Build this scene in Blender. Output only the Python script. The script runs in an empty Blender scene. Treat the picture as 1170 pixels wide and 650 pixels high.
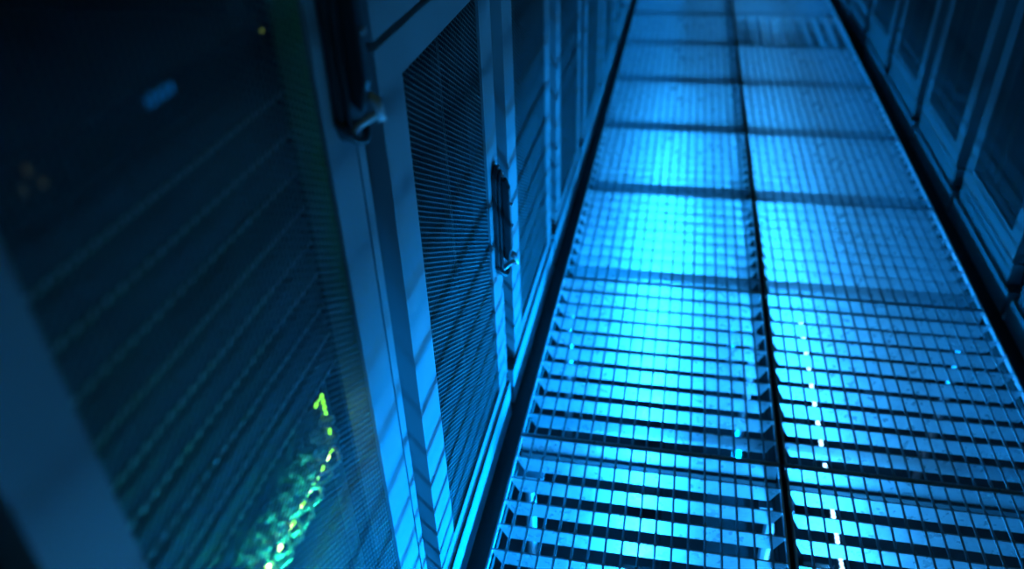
import bpy, bmesh, math, random
import numpy as np
from mathutils import Vector, Matrix
random.seed(7)
S = bpy.context.scene
COL = S.collection

# ------------------------------------------------------------------ helpers
class MB:
    """collects shapes and links them as one mesh object"""
    def __init__(s): s.v = []; s.f = []
    def add(s, vs, fs):
        o = len(s.v); s.v += [tuple(p) for p in vs]; s.f += [tuple(i + o for i in f) for f in fs]
    def box(s, x0, x1, y0, y1, z0, z1):
        s.add([(x, y, z) for z in (z0, z1) for y in (y0, y1) for x in (x0, x1)],
              [(0, 2, 3, 1), (4, 5, 7, 6), (0, 1, 5, 4), (2, 6, 7, 3), (0, 4, 6, 2), (1, 3, 7, 5)])
    def prism(s, pts, d, n):
        """polygon of 3D points extruded by the vector d"""
        a = [Vector(p) for p in pts]; d = Vector(d); k = len(a)
        s.add(a + [p + d for p in a], [tuple(range(k))[::-1], tuple(range(k, 2 * k))] +
              [(i, (i + 1) % k, (i + 1) % k + k, i + k) for i in range(k)])
    def tube(s, path, r, n=8, cap=True):
        path = [Vector(p) for p in path]; rings = []
        up = None
        for i, p in enumerate(path):
            t = (path[min(i + 1, len(path) - 1)] - path[max(i - 1, 0)]).normalized()
            if up is None:
                up = Vector((0, 0, 1)) if abs(t.z) < .9 else Vector((1, 0, 0))
            u = (up - t * up.dot(t)).normalized(); w = t.cross(u); up = u
            rr = r[i] if isinstance(r, (list, tuple)) else r
            rings.append([p + (u * math.cos(2 * math.pi * k / n) + w * math.sin(2 * math.pi * k / n)) * rr for k in range(n)])
        vs = [q for R in rings for q in R]; fs = []
        for i in range(len(rings) - 1):
            for k in range(n):
                a = i * n + k; b = i * n + (k + 1) % n
                fs.append((a, b, b + n, a + n))
        if cap:
            fs.append(tuple(range(n))[::-1]); fs.append(tuple(range(len(vs) - n, len(vs))))
        s.add(vs, fs)
    def build(s, name, mat, parent=None, smooth=False, bevel=0, loc=None):
        me = bpy.data.meshes.new(name); me.from_pydata(s.v, [], s.f); me.validate()
        bm = bmesh.new(); bm.from_mesh(me); bmesh.ops.recalc_face_normals(bm, faces=bm.faces); bm.to_mesh(me); bm.free()
        me.materials.append(mat)
        if smooth:
            me.polygons.foreach_set('use_smooth', [True] * len(me.polygons))
        o = bpy.data.objects.new(name, me); COL.objects.link(o)
        if parent: o.parent = parent
        if loc: o.location = loc
        if bevel:
            m = o.modifiers.new('bevel', 'BEVEL'); m.width = bevel; m.segments = 2; m.limit_method = 'ANGLE'
            m.harden_normals = False
        return o

def tag(o, label=None, cat=None, group=None, kind=None):
    if label: o['label'] = label
    if cat: o['category'] = cat
    if group: o['group'] = group
    if kind: o['kind'] = kind
    return o
def empty(name, loc=(0, 0, 0), rz=0.0):
    o = bpy.data.objects.new(name, None); COL.objects.link(o)
    o.location = loc; o.rotation_euler = (0, 0, rz); o.empty_display_size = .1
    return o
def copy_tree(o, parent=None):
    c = o.copy(); COL.objects.link(c)
    if parent: c.parent = parent
    for ch in o.children: copy_tree(ch, c)
    return c

# ---------------------------------------------------------------- materials
def mat(name, col, rough=.5, metal=0.0, bump=0.0, bscale=60, spec=.5, vary=0.0, vscale=8.0):
    m = bpy.data.materials.new(name); m.use_nodes = True
    nt = m.node_tree; b = nt.nodes['Principled BSDF']
    b.inputs['Base Color'].default_value = (*col, 1)
    b.inputs['Roughness'].default_value = rough
    b.inputs['Metallic'].default_value = metal
    b.inputs['Specular IOR Level'].default_value = spec
    tc = nt.nodes.new('ShaderNodeTexCoord')
    if vary:
        n = nt.nodes.new('ShaderNodeTexNoise'); n.inputs['Scale'].default_value = vscale; n.inputs['Detail'].default_value = 4
        nt.links.new(tc.outputs['Object'], n.inputs['Vector'])
        r = nt.nodes.new('ShaderNodeValToRGB')
        r.color_ramp.elements[0].position = .3; r.color_ramp.elements[1].position = .7
        r.color_ramp.elements[0].color = (*[c * (1 - vary) for c in col], 1)
        r.color_ramp.elements[1].color = (*[min(1, c * (1 + vary)) for c in col], 1)
        nt.links.new(n.outputs['Fac'], r.inputs['Fac']); nt.links.new(r.outputs['Color'], b.inputs['Base Color'])
    if bump:
        n2 = nt.nodes.new('ShaderNodeTexNoise'); n2.inputs['Scale'].default_value = bscale; n2.inputs['Detail'].default_value = 3
        nt.links.new(tc.outputs['Object'], n2.inputs['Vector'])
        bp = nt.nodes.new('ShaderNodeBump'); bp.inputs['Strength'].default_value = bump; bp.inputs['Distance'].default_value = .002
        nt.links.new(n2.outputs['Fac'], bp.inputs['Height']); nt.links.new(bp.outputs['Normal'], b.inputs['Normal'])
    return m
def zinc(name, rough=.28, col=(.70, .73, .76)):
    """hot-dip galvanised steel: spangled tone, slightly uneven surface"""
    m = bpy.data.materials.new(name); m.use_nodes = True
    nt = m.node_tree; b = nt.nodes['Principled BSDF']; N = nt.nodes.new; L = nt.links.new
    b.inputs['Metallic'].default_value = .55
    tc = N('ShaderNodeTexCoord')
    vo = N('ShaderNodeTexVoronoi'); vo.inputs['Scale'].default_value = 130
    L(tc.outputs['Object'], vo.inputs['Vector'])
    no = N('ShaderNodeTexNoise'); no.inputs['Scale'].default_value = 45; no.inputs['Detail'].default_value = 5
    L(tc.outputs['Object'], no.inputs['Vector'])
    sep = N('ShaderNodeSeparateColor'); L(vo.outputs['Color'], sep.inputs['Color'])
    mx = N('ShaderNodeMath'); mx.operation = 'ADD'; L(sep.outputs['Red'], mx.inputs[0]); L(no.outputs['Fac'], mx.inputs[1])
    rp = N('ShaderNodeValToRGB')
    rp.color_ramp.elements[0].position = .25; rp.color_ramp.elements[1].position = 1.35 / 1.5
    rp.color_ramp.elements[0].color = (*[c * .8 for c in col], 1); rp.color_ramp.elements[1].color = (*col, 1)
    L(mx.outputs[0], rp.inputs['Fac']); L(rp.outputs['Color'], b.inputs['Base Color'])
    mr = N('ShaderNodeMapRange'); mr.inputs['To Min'].default_value = rough * .75; mr.inputs['To Max'].default_value = rough * 1.35
    L(no.outputs['Fac'], mr.inputs['Value']); L(mr.outputs['Result'], b.inputs['Roughness'])
    bp = N('ShaderNodeBump'); bp.inputs['Strength'].default_value = .18; bp.inputs['Distance'].default_value = .001
    L(mx.outputs[0], bp.inputs['Height']); L(bp.outputs['Normal'], b.inputs['Normal'])
    return m
def glow(name, col, strength):
    m = bpy.data.materials.new(name); m.use_nodes = True
    b = m.node_tree.nodes['Principled BSDF']
    b.inputs['Base Color'].default_value = (*[c * .5 for c in col], 1)
    b.inputs['Emission Color'].default_value = (*col, 1); b.inputs['Emission Strength'].default_value = strength
    return m

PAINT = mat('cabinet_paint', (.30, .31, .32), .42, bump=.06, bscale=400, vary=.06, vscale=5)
RPAINT = mat('shaded_cabinet_paint', (.17, .175, .18), .42, bump=.06, bscale=400, vary=.06, vscale=5)  # dimmer light on the right cabinets put into a darker colour
DARKP = mat('dark_cabinet_paint', (.10, .105, .11), .45, bump=.06, bscale=400, vary=.08)
MESHM = mat('perforated_sheet_paint', (.066, .07, .072), .5, vary=.1, vscale=14)
BLACK = mat('black_rubber', (.013, .012, .012), .75, bump=.2, bscale=200)
GAPM  = mat('black_recess_paint', (.012, .012, .013), .7, vary=.2)
HAND  = mat('handle_plastic', (.035, .037, .04), .32, bump=.1, bscale=300)
LEVER = mat('handle_lever_metal', (.75, .76, .77), .35, metal=.3, bump=.05)
SERV  = mat('server_front_grey', (.085, .087, .09), .5, vary=.12, vscale=20)
SERVD = mat('server_chassis', (.10, .10, .11), .5, vary=.1)
PORTM = mat('port_black', (.012, .012, .014), .4, vary=.1)
CABLE = mat('cable_sheath', (.66, .70, .60), .45, bump=.1, bscale=500)
ZINC  = zinc('galvanised_bar')
ZROD  = zinc('galvanised_rod', .34, (.42, .45, .48))
ZPED  = zinc('galvanised_pedestal', .38, (.45, .47, .5))
STRG  = mat('stringer_steel', (.10, .105, .11), .5, metal=.3, vary=.15)
SUBF  = mat('subfloor_sealed_concrete', (.09, .095, .10), .8, bump=.2, bscale=40, vary=.3, vscale=3)
HOUS  = mat('lamp_housing', (.03, .03, .032), .5, vary=.1)
TAPE  = mat('pale_tape_and_lit_lip', (.5, .5, .5), .5, vary=.05)
LABM  = mat('white_label', (.75, .76, .78), .5, vary=.04)
DIODE = glow('blue_diode', (.30, .66, 1.0), 25)
LENS  = glow('lamp_lens_glow', (.02, .35, 1.0), 3)
GREEN = glow('green_led', (.22, 1.0, .04), 4)
GREENW = glow('bright_green_led', (.55, 1.0, .25), 20)
WARM  = glow('dim_amber_led', (.75, .8, .45), .045)
YEL   = glow('yellow_green_led', (.5, .75, .12), .22)
BLUED = glow('blue_plate_glow', (.001, .06, .20), 1.0)

# ------------------------------------------------------------------- floor
JY = [-.75, -.09, .60, 1.20, 1.80, 2.40, 3.00, 3.60, 4.20, 4.80]
f = MB(); f.box(-2.2, 2.2, -2.4, 6.2, -.84, -.80)
tag(f.build('floor', SUBF), kind='structure')

BD, BT = .041, .0034           # bearing bar depth, thickness
def make_grate(length, nb):
    """galvanised grating tile, origin at the middle of its near edge, top at z=0"""
    W = .589; h = W / 2
    g = empty('floor_grate')
    a = MB(); sp = (length - .006) / nb
    for i in range(1, nb):
        y = .003 + i * sp
        a.prism([(-h + .004, y, -.0005), (h - .004, y, -.0005), (h - .004, y, -.008), (h - .022, y, -BD),
                 (-h + .022, y, -BD), (-h + .004, y, -.008)], (0, BT, 0), 0)
    a.build('bearing_bars', ZINC, g)
    r = MB(); n = round(W / .0335)
    for k in range(1, n):
        x = -h + W * k / n
        r.tube([(x, .003, -.0012), (x, length - .003, -.0012)], .0028, 6)
        for i in range(1, nb):                       # weld bead where rod meets bar
            y = .003 + i * sp + BT / 2
            r.box(x - .0035, x + .0035, y - .0036, y + .0036, -.0022, .0016)
    r.build('cross_rods', ZROD, g)
    b = MB()
    b.box(-h, -h + .004, 0, length, -.014, .001); b.box(h - .004, h, 0, length, -.014, .001)
    b.box(-h + .004, h - .004, 0, .004, -BD, .001); b.box(-h + .004, h - .004, length - .004, length, -BD, .001)
    b.build('edge_band', ZINC, g)
    return g
ORD = ['nearest', 'second', 'third', 'fourth', 'fifth', 'sixth', 'seventh', 'eighth', 'ninth']
protos = {}
def place_grate(x, k):
    L = JY[k + 1] - JY[k] - .007
    key = round(L, 3)
    first = key not in protos
    if first: protos[key] = make_grate(L, round(L / .0658))
    g = protos[key] if first else copy_tree(protos[key])
    g.location = (x, JY[k] + .0035, 0)
    return g
turned = None
for side, x in (('left', -.3005), ('right', .3005)):
    for k in range(9):
        if side == 'right' and k == 6:
            g = copy_tree(protos[round(JY[k + 1] - JY[k] - .007, 3)])
            g.rotation_euler = (0, 0, math.pi / 2); g.location = (x + .297, (JY[6] + JY[7]) / 2, 0)
            lab = 'galvanised floor grate turned sideways so its bars run along the aisle, right row'
        else:
            g = place_grate(x, k)
            lab = ('galvanised steel floor grate, %s from the near end of the row beside the %s cabinets'
                   % (ORD[k], 'left' if side == 'left' else 'right'))
        tag(g, lab, 'floor grate', 'floor grates of the raised aisle')

# edge strips between grates and cabinets, stringers below
tn = 1
for x0, x1, zt in ((-.760, -.597, -.062), (.596, .6535, -.028)):
    t = MB(); t.box(x0, x1, -2.0, 5.4, zt - .02, zt)
    tag(t.build('trim_%d' % tn, BLACK), kind='structure'); tn += 1
t = MB()
for y in JY:
    t.box(-.592, .592, y - .016, y + .016, -.076, -.0425)
tag(t.build('trim_%d' % tn, STRG), kind='structure'); tn += 1
t = MB(); t.box(-.010, .010, -1.0, 5.2, -.1, -.077)
for i in range(len(JY) - 1):
    t.box(-.009, .009, JY[i] + .0165, JY[i + 1] - .0165, -.0765, -.012)
tag(t.build('trim_%d' % tn, GAPM), kind='structure'); tn += 1

# pedestals
def make_pedestal():
    g = empty('floor_pedestal')
    p = MB(); p.tube([(0, 0, -.79), (0, 0, -.14)], .013, 14); p.build('post', ZPED, g, smooth=False)
    h = MB(); h.box(-.038, .038, -.038, .038, -.106, -.101)
    h.tube([(0, 0, -.16), (0, 0, -.106)], .009, 10); h.tube([(0, 0, -.148), (0, 0, -.138)], .018, 6); h.build('head', ZPED, g)
    b = MB(); b.box(-.05, .05, -.05, .05, -.80, -.79); b.build('base_plate', ZPED, g)
    return g
ped = None
for nx, x in (('left', -.575), ('middle', 0), ('right', .575)):
    for k in range(1, 8):
        g = ped = make_pedestal() if ped is None else copy_tree(ped)
        g.location = (x, JY[k], 0)
        where = {'left': 'under the left edge of the aisle grating', 'middle': 'under the centre seam of the grating',
                 'right': 'under the right edge of the aisle grating'}[nx]
        tag(g, 'galvanised pedestal post %s, %s from the near end' % (where, ORD[k - 1]), 'pedestal', 'pedestals under the raised floor')

# ------------------------------------------------- lamps below the grating
XL, ZL = .317, -.765
def led_strip(y0, y1, seen):
    g = empty('led_strip', (XL, y0, ZL))
    b = MB(); b.box(-.007, .007, 0, y1 - y0, -.004, -.0005); b.build('tape', TAPE, g)
    c = MB(); c.box(-.02, .02, 0, y1 - y0, -.035, -.004); c.build('mounting_profile', HOUS, g)
    n = int((y1 - y0) / .0166); d = None
    if seen:
        for i in range(min(n, 100)):
            if d is None:
                m = MB(); m.tube([(0, 0, -.001), (0, 0, .001), (0, 0, .002)], [.0028, .0028, .0016], 8); d = m.build('diode', DIODE, g); o = d
            else:
                o = d.copy(); COL.objects.link(o); o.parent = g
            o.location = (0, .008 + i * .0166, 0)
    else:
        m = MB()
        for i in range(n):
            y = .008 + i * .0166; m.tube([(0, y, -.001), (0, y, .001), (0, y, .002)], [.0028, .0028, .0016], 8)
        tag(m.build('diodes', DIODE, g), kind='stuff')
    return g
tag(led_strip(-.95, .72, True), 'blue LED strip shining up through the near right grates', 'light strip', 'LED strips below the floor')
tag(led_strip(.76, 4.6, False), 'blue LED strip below the far right grates', 'light strip', 'LED strips below the floor')
for i, y in enumerate((-.95, .76)):
    tr = MB(); tr.box(XL - .03, XL + .03, y, (.72, 4.6)[i], -.80, ZL - .035)
    tag(tr.build('trim_%d' % tn, HOUS), kind='structure'); tn += 1

def area(name, loc, d, sx, sy, power, col, spread=math.pi, upv=None):
    l = bpy.data.lights.new(name, 'AREA'); l.shape = 'RECTANGLE'; l.size = sx; l.size_y = sy; l.energy = power; l.color = col
    l.spread = spread
    o = bpy.data.objects.new(name, l); COL.objects.link(o); o.location = loc
    z = -Vector(d).normalized(); x = Vector(upv or (1, 0, 0)); y = z.cross(x).normalized(); x = y.cross(z)
    o.rotation_euler = Matrix((x, y, z)).transposed().to_euler()
    return o
BL = (.0, .29, 1.0)
BW = (.03, .37, 1.0)
P_STRIP, P_LAMP, P_WALL = 10, 1.35, 58
area('led_strip_light', (XL, -.12, ZL + .006), (-.3, 0, 1), .012, 1.66, P_STRIP, BW, math.radians(80))
area('led_strip_light_far', (XL, 2.68, ZL + .006), (-.3, 0, 1), .012, 3.8, P_STRIP * 2.2, BW, math.radians(90))

# unseen linear lamps added to wash the cabinet fronts from below the floor
for (y0, y1, sd, pw, lab) in ((-1.5, .70, -1, 1.0, 'unseen shielded linear lamp under the near grates, aimed at the left cabinets'),
                      (.76, 4.4, -1, .25, 'unseen shielded linear lamp under the far grates, aimed at the left cabinets'),
                      (-.6, 4.4, 1, .2, 'unseen shielded linear lamp under the grates, aimed at the right cabinets')):
    rt = sd > 0; L = y1 - y0
    g = empty('unseen_wash_lamp', (.09, y0, -.74) if not rt else (-.2, y1, -.74), math.pi if rt else 0)
    h = MB(); h.prism([(.02, 0, -.06), (-.03, 0, -.06), (-.03, 0, -.03), (.0, 0, .0), (.02, 0, .0)], (0, L, 0), 0)
    lx, lz = (-.0755, .101) if not rt else (-.096, .090)
    h.box(.026, .030, -.029, L + .029, -.06, lz + .004); h.box(lx, .026, -.029, L + .029, lz, lz + .004)       # hood hides the lens, shaped to darken the cabinets higher up
    h.build('housing', HOUS, g)
    l = MB(); l.prism([(-.028, .01, -.026), (-.003, .01, -.001), (-.0045, .01, .0005), (-.0295, .01, -.0245)], (0, L - .02, 0), 0); l.build('lens', LENS, g)
    tag(g, lab, 'lamp', 'unseen wash lamps below the floor')
    area('unseen_wash_light', ((-.2 + .022) if rt else (.09 - .022), (y0 + y1) / 2, -.745), (sd * (.63 if not rt else .707), 0, .777 if not rt else .707), .009, L,
         P_WALL * L / 2.2 * pw, BL, math.radians(68))
lamp = None
NUM = ORD + ['tenth', 'eleventh', 'twelfth', 'thirteenth', 'fourteenth', 'last']
def flood_row(x, ys, side, power, spread):
    global lamp
    for i, y in enumerate(ys):
        if lamp is None:
            lamp = g = empty('unseen_lamp')
            h = MB(); h.prism([(-.04, -.03, -.05), (-.04, .03, -.05), (-.04, .012, .05), (-.04, -.03, .06)], (.08, 0, 0), 0)
            h.box(-.042, .042, -.03, .028, .055, .06); h.build('housing', HOUS, g)
            l = MB(); l.prism([(-.03, .0275, -.034), (-.03, .0305, -.034), (-.03, .0175, .036), (-.03, .0145, .036)], (.06, 0, 0), 0); l.build('lens', LENS, g)
            s = MB(); s.box(-.012, .012, -.012, .012, -.1, -.05); s.box(-.05, .05, -.05, .05, -.105, -.1); s.build('stand', HOUS, g)
        else: g = copy_tree(lamp)
        g.location = (x, y, -.695)
        tag(g, 'unseen hooded blue lamp on the subfloor below the %s grates, %s from the near end' % (side, NUM[i]), 'lamp', 'lamps below the %s grates' % side)
        area('unseen_lamp_light', (x, y + .034, -.695), (0, 1, .9), .04, .06, power * max(.2, 1 - .42 * max(0, y + .3)), (.014, .335, 1), math.radians(spread))
flood_row(-.3, [-1.6 + .34 * i for i in range(15)], 'left', P_LAMP, 90)
flood_row(.215, [-1.5 + .34 * i for i in range(15)], 'right', P_LAMP * .42, 70)  # extra row added to brighten the right grates
for x, w_ in ((-.055, 'below the centre seam'), (.40, 'close to the right cabinets')):  # unseen pair added to brighten the sideways grate
    g = copy_tree(lamp); g.location = (x, 3.3, -.695); g.rotation_euler = (0, 0, -math.pi / 2)
    tag(g, 'added hooded blue lamp, turned sideways to brighten the sideways grate, ' + w_, 'lamp')
    area('unseen_lamp_light', (x + .034, 3.3, -.695), (1, 0, 1.3), .04, .06, 1.3, BL, math.radians(110))

# ------------------------------------------------------------ rack cabinets
PITCH = .009
_hex = {}
def hex_panel(w, h):
    """perforated sheet in the yz plane (normal +x), staggered hexagonal holes, real thickness"""
    key = (round(w, 3), round(h, 3))
    if key in _hex: return _hex[key]
    dx = PITCH * math.cos(math.pi / 6); nc = int(w / dx); nr = int(h / PITCH)
    j, i = np.meshgrid(np.arange(nc), np.arange(nr), indexing='ij')
    cy = (-w / 2 + dx * (j + .5)).ravel(); cz = (PITCH * (i + .5) + (j % 2) * PITCH / 2).ravel()
    ang = np.arange(6) * math.pi / 3; ro = PITCH / math.sqrt(3); ri = ro * .80; t = .0012
    ring = lambda r, x: np.stack([np.full((len(cy), 6), x), cy[:, None] + r * np.cos(ang), cz[:, None] + r * np.sin(ang)], 2)
    V = np.concatenate([ring(ro, 0), ring(ri, 0), ring(ro, -t), ring(ri, -t)], 1)   # n,24,3
    F = []
    for k in range(6):
        q = (k + 1) % 6
        F += [(k, q, 6 + q, 6 + k), (6 + k, 6 + q, 18 + q, 18 + k), (12 + q, 12 + k, 18 + k, 18 + q)]
    F = np.array(F)[None] + (np.arange(len(cy)) * 24)[:, None, None]
    F = F.reshape(-1, 4); V = V.reshape(-1, 3)
    me = bpy.data.meshes.new('mesh_panel')
    me.vertices.add(len(V)); me.vertices.foreach_set('co', V.ravel().astype(np.float32))
    me.loops.add(F.size); me.loops.foreach_set('vertex_index', F.ravel().astype(np.int32))
    me.polygons.add(len(F)); me.polygons.foreach_set('loop_start', np.arange(len(F), dtype=np.int32) * 4)
    me.update(calc_edges=True); me.materials.append(MESHM); _hex[key] = me
    return me

def make_handle(door, y, z):
    """swing handle: dish with flared rounded ends, hinged lever and a cylinder lock; front toward +x"""
    d = MB(); n = 10; out = []
    L, W = .128, .026
    for k in range(n + 1):
        a = math.pi * k / n; out.append((W * math.cos(a), L - W + W * math.sin(a)))
    for k in range(n + 1):
        a = math.pi + math.pi * k / n; out.append((W * math.cos(a) * 1.0, -L + W + W * math.sin(a)))
    d.prism([(0, y + a, z + b) for a, b in out], (.010, 0, 0), 0)
    d.prism([(.010, y + a * .8, z + b * .93) for a, b in out], (.006, 0, 0), 0)
    # flared rim at the lower end
    rim = [(.004 + .016 * math.sin(math.pi * k / 12), y + .026 * math.cos(math.pi + math.pi * k / 12), z - L + .030 + .028 * math.sin(math.pi + math.pi * k / 12)) for k in range(13)]
    d.tube(rim, .0055, 8)
    d.build('handle', HAND, door, bevel=.002)
    l = MB()
    l.prism([(.016, y - .010, z - .085), (.026, y - .010, z - .095), (.034, y - .010, z - .06), (.032, y - .010, z + .08), (.024, y - .010, z + .1), (.016, y - .010, z + .1)], (0, .020, 0), 0)
    l.build('lever', HAND, door, bevel=.003)
    t = MB()
    t.tube([(.018, y + .010, z - .075), (.034, y + .013, z - .088), (.040, y + .010, z - .108)], [.006, .007, .005], 10)
    t.tube([(.012, y - .016, z - .112), (.022, y, z - .106), (.034, y + .010, z - .1)], [.004, .005, .005], 8)
    tag(t.build('lever_tip', LEVER, door, smooth=True), 'bright metal lever tip')
    for dz in (.108, .04, -.01):
        s = MB(); s.tube([(.014, y + .004, z + dz), (.0362 if dz < .1 else .019, y + .004, z + dz)], .004, 10)
        tag(s.build('lock_screw', LEVER, door), 'small bright screw head')

def make_door(cab, w, z0, z1, st_l, st_r, hz, hy=None, paint=None, bot=.045, top=.055, x0=0.0):
    """door frame with perforated centre; local y from -w/2 to w/2, front face at x0"""
    paint = paint or PAINT; T = .034; a, b = -w / 2, w / 2
    d = MB()
    d.box(x0 - T, x0, a, a + st_l, z0, z1); d.box(x0 - T, x0, b - st_r, b, z0, z1)
    d.box(x0 - T, x0, a + st_l, b - st_r, z0, z0 + bot); d.box(x0 - T, x0, a + st_l, b - st_r, z1 - top, z1)
    door = d.build('door', paint, cab)
    # thin return lip round the sheet
    me = hex_panel(w - st_l - st_r + .012, z1 - z0 - bot - top + .012)
    o = bpy.data.objects.new('mesh_panel', me); COL.objects.link(o); o.parent = door
    o.location = (x0 - .004, (st_l - st_r) / 2, z0 + bot - .006)
    if hz is not None: make_handle(door, b - st_r / 2 + .016 if hy is None else hy, hz)
    h = MB()
    return door

H = 2.12
def make_cabinet(w, doors, st_l, st_r, body, plinth_h, paint, cover=None, post=True, plinth_x=.003, dep=1.0):
    g = empty('rack_cabinet')
    X0 = -.040; t = .003; a, b = -body / 2, body / 2
    c = MB()
    c.box(-dep, X0, a, a + t, .0, H); c.box(-dep, X0, b - t, b, .0, H)
    c.box(-dep, X0, a + t, b - t, H - .03, H); c.box(-dep, X0, a + t, b - t, .0, .03)
    c.box(-dep, -dep + .004, a + t, b - t, .03, H - .03)
    c.build('carcass', GAPM, g)
    p = MB(); p.box(-.05, plinth_x, a, b, -.062, plinth_h); p.build('plinth', paint, g)
    if cover:
        q = MB(); q.box(-.04, -.004, -w / 2, w / 2, cover[0], cover[1]); q.build('lower_cover', paint, g, bevel=.0015)
    fr = MB()
    fr.box(-.085, X0 - .002, a + .004, a + .030, plinth_h + .002, H - .032); fr.box(-.085, X0 - .002, b - .030, b - .004, plinth_h + .002, H - .032)
    fr.box(-.085, X0 - .002, a + .030, b - .030, H - .08, H - .032)
    fr.build('front_frame', DARKP if paint is PAINT else GAPM, g)
    if post:
        e = MB(); e.box(-.039, -.004, w / 2 + .014, w / 2 + .034, plinth_h + .002, H)
        e.build('frame_post', paint, g)
    r = MB()
    for yy in (-.241, .241):
        r.box(-.10, -.088, yy - .008, yy + .008, plinth_h + .01, H - .05)
    r.build('mounting_rail', DARKP, g)
    for (z0, z1, hz) in doors:
        make_door(g, w, z0, z1, st_l, st_r, hz, paint=paint, bot=(.045 if not cover else .062))
    return g
XF = -.650
FULL = [(.050, 2.08, 1.12)]
SPLIT = [(.050, 1.055, .525), (1.066, 2.08, 1.60)]
LG = 'rack cabinets along the left side of the aisle'
# the cabinet in the foreground, the split one behind it, then the rest of the row
cA = make_cabinet(.539, FULL, .066, .072, .62, .046, PAINT); cA.location = (XF, -.9155, 0)
tag(cA, 'nearest left rack cabinet, green-lit equipment glowing behind its mesh door', 'rack cabinet', LG)
cB = make_cabinet(.572, SPLIT, .088, .071, .63, .046, PAINT); cB.location = (XF, -.271, 0)
tag(cB, 'rack cabinet with a half-height mesh door and black handle, just past the green-lit one', 'rack cabinet', LG)
cC = make_cabinet(.572, FULL, .094, .066, .66, .046, PAINT); cC.location = (XF, .414, 0)
tag(cC, 'tall left rack cabinet with a full-length door, first past the half-door cabinet', 'rack cabinet', LG)
cZ = copy_tree(cC); cZ.location = (XF, -1.562, 0)
tag(cZ, 'left rack cabinet showing only a door edge in the bottom left corner', 'rack cabinet', LG)
for i, y in enumerate((1.104, 1.794, 2.484, 3.174, 3.864, 4.554)):
    c = copy_tree(cC); c.location = (XF, y, 0)
    tag(c, 'tall left rack cabinet, %s past the half-door cabinet' % ['second', 'third', 'fourth', 'fifth', 'sixth', 'seventh'][i], 'rack cabinet', LG)
RG = 'rack cabinets along the right side of the aisle'
cR = None
for i in range(8):
    y = .93 + (i - 1) * .617
    if cR is None:
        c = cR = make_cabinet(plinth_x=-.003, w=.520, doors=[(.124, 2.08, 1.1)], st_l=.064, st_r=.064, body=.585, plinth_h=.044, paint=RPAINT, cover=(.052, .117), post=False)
    else: c = copy_tree(cR)
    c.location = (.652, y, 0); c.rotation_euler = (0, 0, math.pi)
    tag(c, 'dimly lit rack cabinet on the right, %s from the near end of its row' % ORD[i], 'rack cabinet', RG)

# ------------------------------------ equipment in the nearest left cabinet
EX, EY = -.742, -.9155        # rail face
FX = -.704                    # equipment front
def server(z, label, hh=.0415):
    g = empty('rack_server', (FX, EY, z))
    c = MB(); c.box(-.62, -.036, -.22, .22, .001, hh - .001); c.build('chassis', SERVD, g)
    b = MB(); b.prism([(-.036, -.2225, 0), (-.006, -.2225, 0), (0, -.2225, .005), (0, -.2225, hh - .008), (-.008, -.2225, hh), (-.036, -.2225, hh)], (0, .445, 0), 0)
    b.build('bezel', SERV, g)
    e = MB()
    for s in (-1, 1):
        e.box(-.036, -.032, s * .223 if s > 0 else -.241, .241 if s > 0 else -.223, .001, hh - .001)
    e.build('mounting_ear', SERV, g)
    v = MB(); v.box(-.001, .002, -.2225, .2225, .0045, .0085); v.build('lower_lip', TAPE, g)  # pale lip, the lit look of the lower edge put into its colour
    return tag(g, label, 'server', 'flat servers stacked in the nearest cabinet') and g
U = .0445
words = ['directly above the green-lit switch', 'second above the green-lit switch', 'third above the green-lit switch', 'fourth above the green-lit switch',
         'fifth above the green-lit switch', 'sixth above the green-lit switch', 'seventh above the green-lit switch', 'eighth above the green-lit switch', 'ninth above the green-lit switch']
for k in range(9):
    server(.690 + U * k, 'flat grey rack server behind the mesh door, ' + words[k])
s = empty('storage_server', (FX, EY, .690 + U * 9))
c = MB(); c.box(-.62, -.002, -.22, .22, .001, .0435); c.box(-.036, -.032, -.241, -.2205, .001, .0435); c.box(-.036, -.032, .2205, .241, .001, .0435); c.build('chassis', SERVD, s)
b = MB(); b.box(-.002, .002, -.21, .20, .004, .040); b.build('bezel', PORTM, s, bevel=.001)
d = MB(); d.box(.002, .0032, .011, .049, .026, .036); tag(d.build('nameplate', BLUED, s), 'blue glow standing for a lit display')  # small label plate, its shine put in as a glow
for (yy, zz, m) in ((.214, .029, YEL),):
    q = MB(); q.box(-.002, .001, yy - .002, yy + .002, zz - .0015, zz + .0015); q.build('indicator_led', m, s)
for (yy, zz) in ((-.118, .036), (-.127, .026), (-.110, .024)):
    q = MB(); q.box(.002, .003, yy - .002, yy + .002, zz - .003, zz + .003); q.build('indicator_led', WARM, s)
tag(s, 'black storage server with a small blue display, topmost in the nearest cabinet', 'server')
# network switch with port lights
SZ = .588
sw = empty('network_switch', (FX, EY, SZ))
c = MB(); c.box(-.50, -.004, -.20, .172, .001, .095); c.build('chassis', SERVD, sw)
b = MB(); b.box(-.004, .0, -.205, .174, .0, .096); b.build('front_panel', SERV, sw, bevel=.001)
NP = 24
for r in range(2):
    for k in range(NP // 2 + 1):
        y = .150 - k * .0283
        q = MB(); q.box(-.0005, .0012, y - .010, y + .010, .030 + r * .034, .046 + r * .034); q.build('port', PORTM, sw)
        
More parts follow.
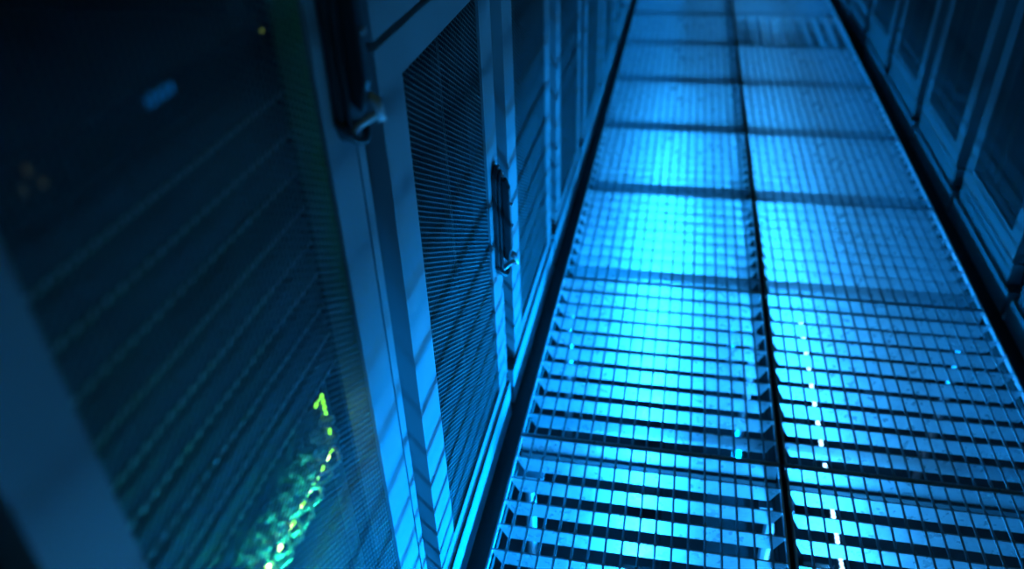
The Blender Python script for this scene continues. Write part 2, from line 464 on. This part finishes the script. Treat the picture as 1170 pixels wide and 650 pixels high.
for k in range(NP // 2 + 1):
    y = .150 - k * .0283
    q = MB(); q.box(0, .004, y - .004, y + .004, .005, .010); q.build('port_led', GREENW, sw)
q = MB(); q.box(0, .0025, -.2, .170, .001, .0035); tag(q.build('status_light_bar', GREEN, sw), 'glowing green light bar along the lower edge')
q = MB(); q.box(0, .0025, .170, .1735, .001, .092); q.box(0, .0025, .150, .1735, .092, .0945); tag(q.build('status_light_bar', GREEN, sw), 'glowing green light bar up the right edge')
area('switch_status_light', (FX + .03, EY - .06, SZ + .004), (-.3, 0, 1), .006, .28, .9, (.02, .95, .42), math.radians(80))
tag(sw, 'network switch with a row of bright green port lights behind the mesh door', 'network switch')
# patch cables plugged into the switch
for r in range(2):
    for k in range(NP // 2):
        y = EY + .150 - k * .0283; z = SZ + .038 + r * .034
        e = random.uniform(-.006, .006); ln = random.uniform(.06, .10)
        o = MB()
        pts = []
        for i in range(13):
            t = i / 12
            pts.append((FX + .002 + .026 * math.sin(math.pi * min(1, t * 1.15 + .0)) + .003 * r, y - ln * t * t * 1.2, z + e * t - .016 * math.sin(math.pi * t) * (1 - r * .4)))
        g = empty('patch_cable', pts[0])
        o.tube([Vector(p) - Vector(pts[0]) for p in pts], .0026, 6); o.build('cord', CABLE, g, smooth=True)
        pl = MB(); pl.box(.0, .016, -.006, .006, -.005, .005); pl.build('plug', LABM, g)
        tag(g, 'thin patch cable looped along the front of the green-lit switch', 'cable', 'patch cables on the green-lit switch')
v = MB(); v.tube([(-.690, -.668 + .004 * math.sin(i * .9), .30 + i * .04) for i in range(20)], .004, 8)
tag(v.build('data_cable', HAND, smooth=True), 'single data cable hanging down beside the servers at the door edge', 'cable')

# ------------------------------------------------------------------- world
w = bpy.data.worlds.new('world'); S.world = w; w.use_nodes = True
bg = w.node_tree.nodes['Background']; bg.inputs['Color'].default_value = (.35, 1.0, 1.0, 1); bg.inputs['Strength'].default_value = .02

# ------------------------------------------------------------------ camera
fpx, rx, ry, rz, cx, cy, cz = 903.528664, .983741083, .0338328077, .199377714, -.301478259, -1.42135667, 1.33387542
cam = bpy.data.cameras.new('camera'); co = bpy.data.objects.new('camera', cam); COL.objects.link(co)
cam.sensor_width = 36; cam.lens = fpx / 1170 * 36; cam.clip_start = .02
co.location = (cx, cy, cz); co.rotation_mode = 'XYZ'; co.rotation_euler = (rx, ry, rz)
cam.dof.use_dof = True; cam.dof.focus_distance = 1.35; cam.dof.aperture_fstop = 1.9
S.camera = co
S.view_settings.view_transform = 'Standard'; S.view_settings.look = 'None'
S.view_settings.exposure = 0; S.view_settings.gamma = 1; S.view_settings.use_curve_mapping = False
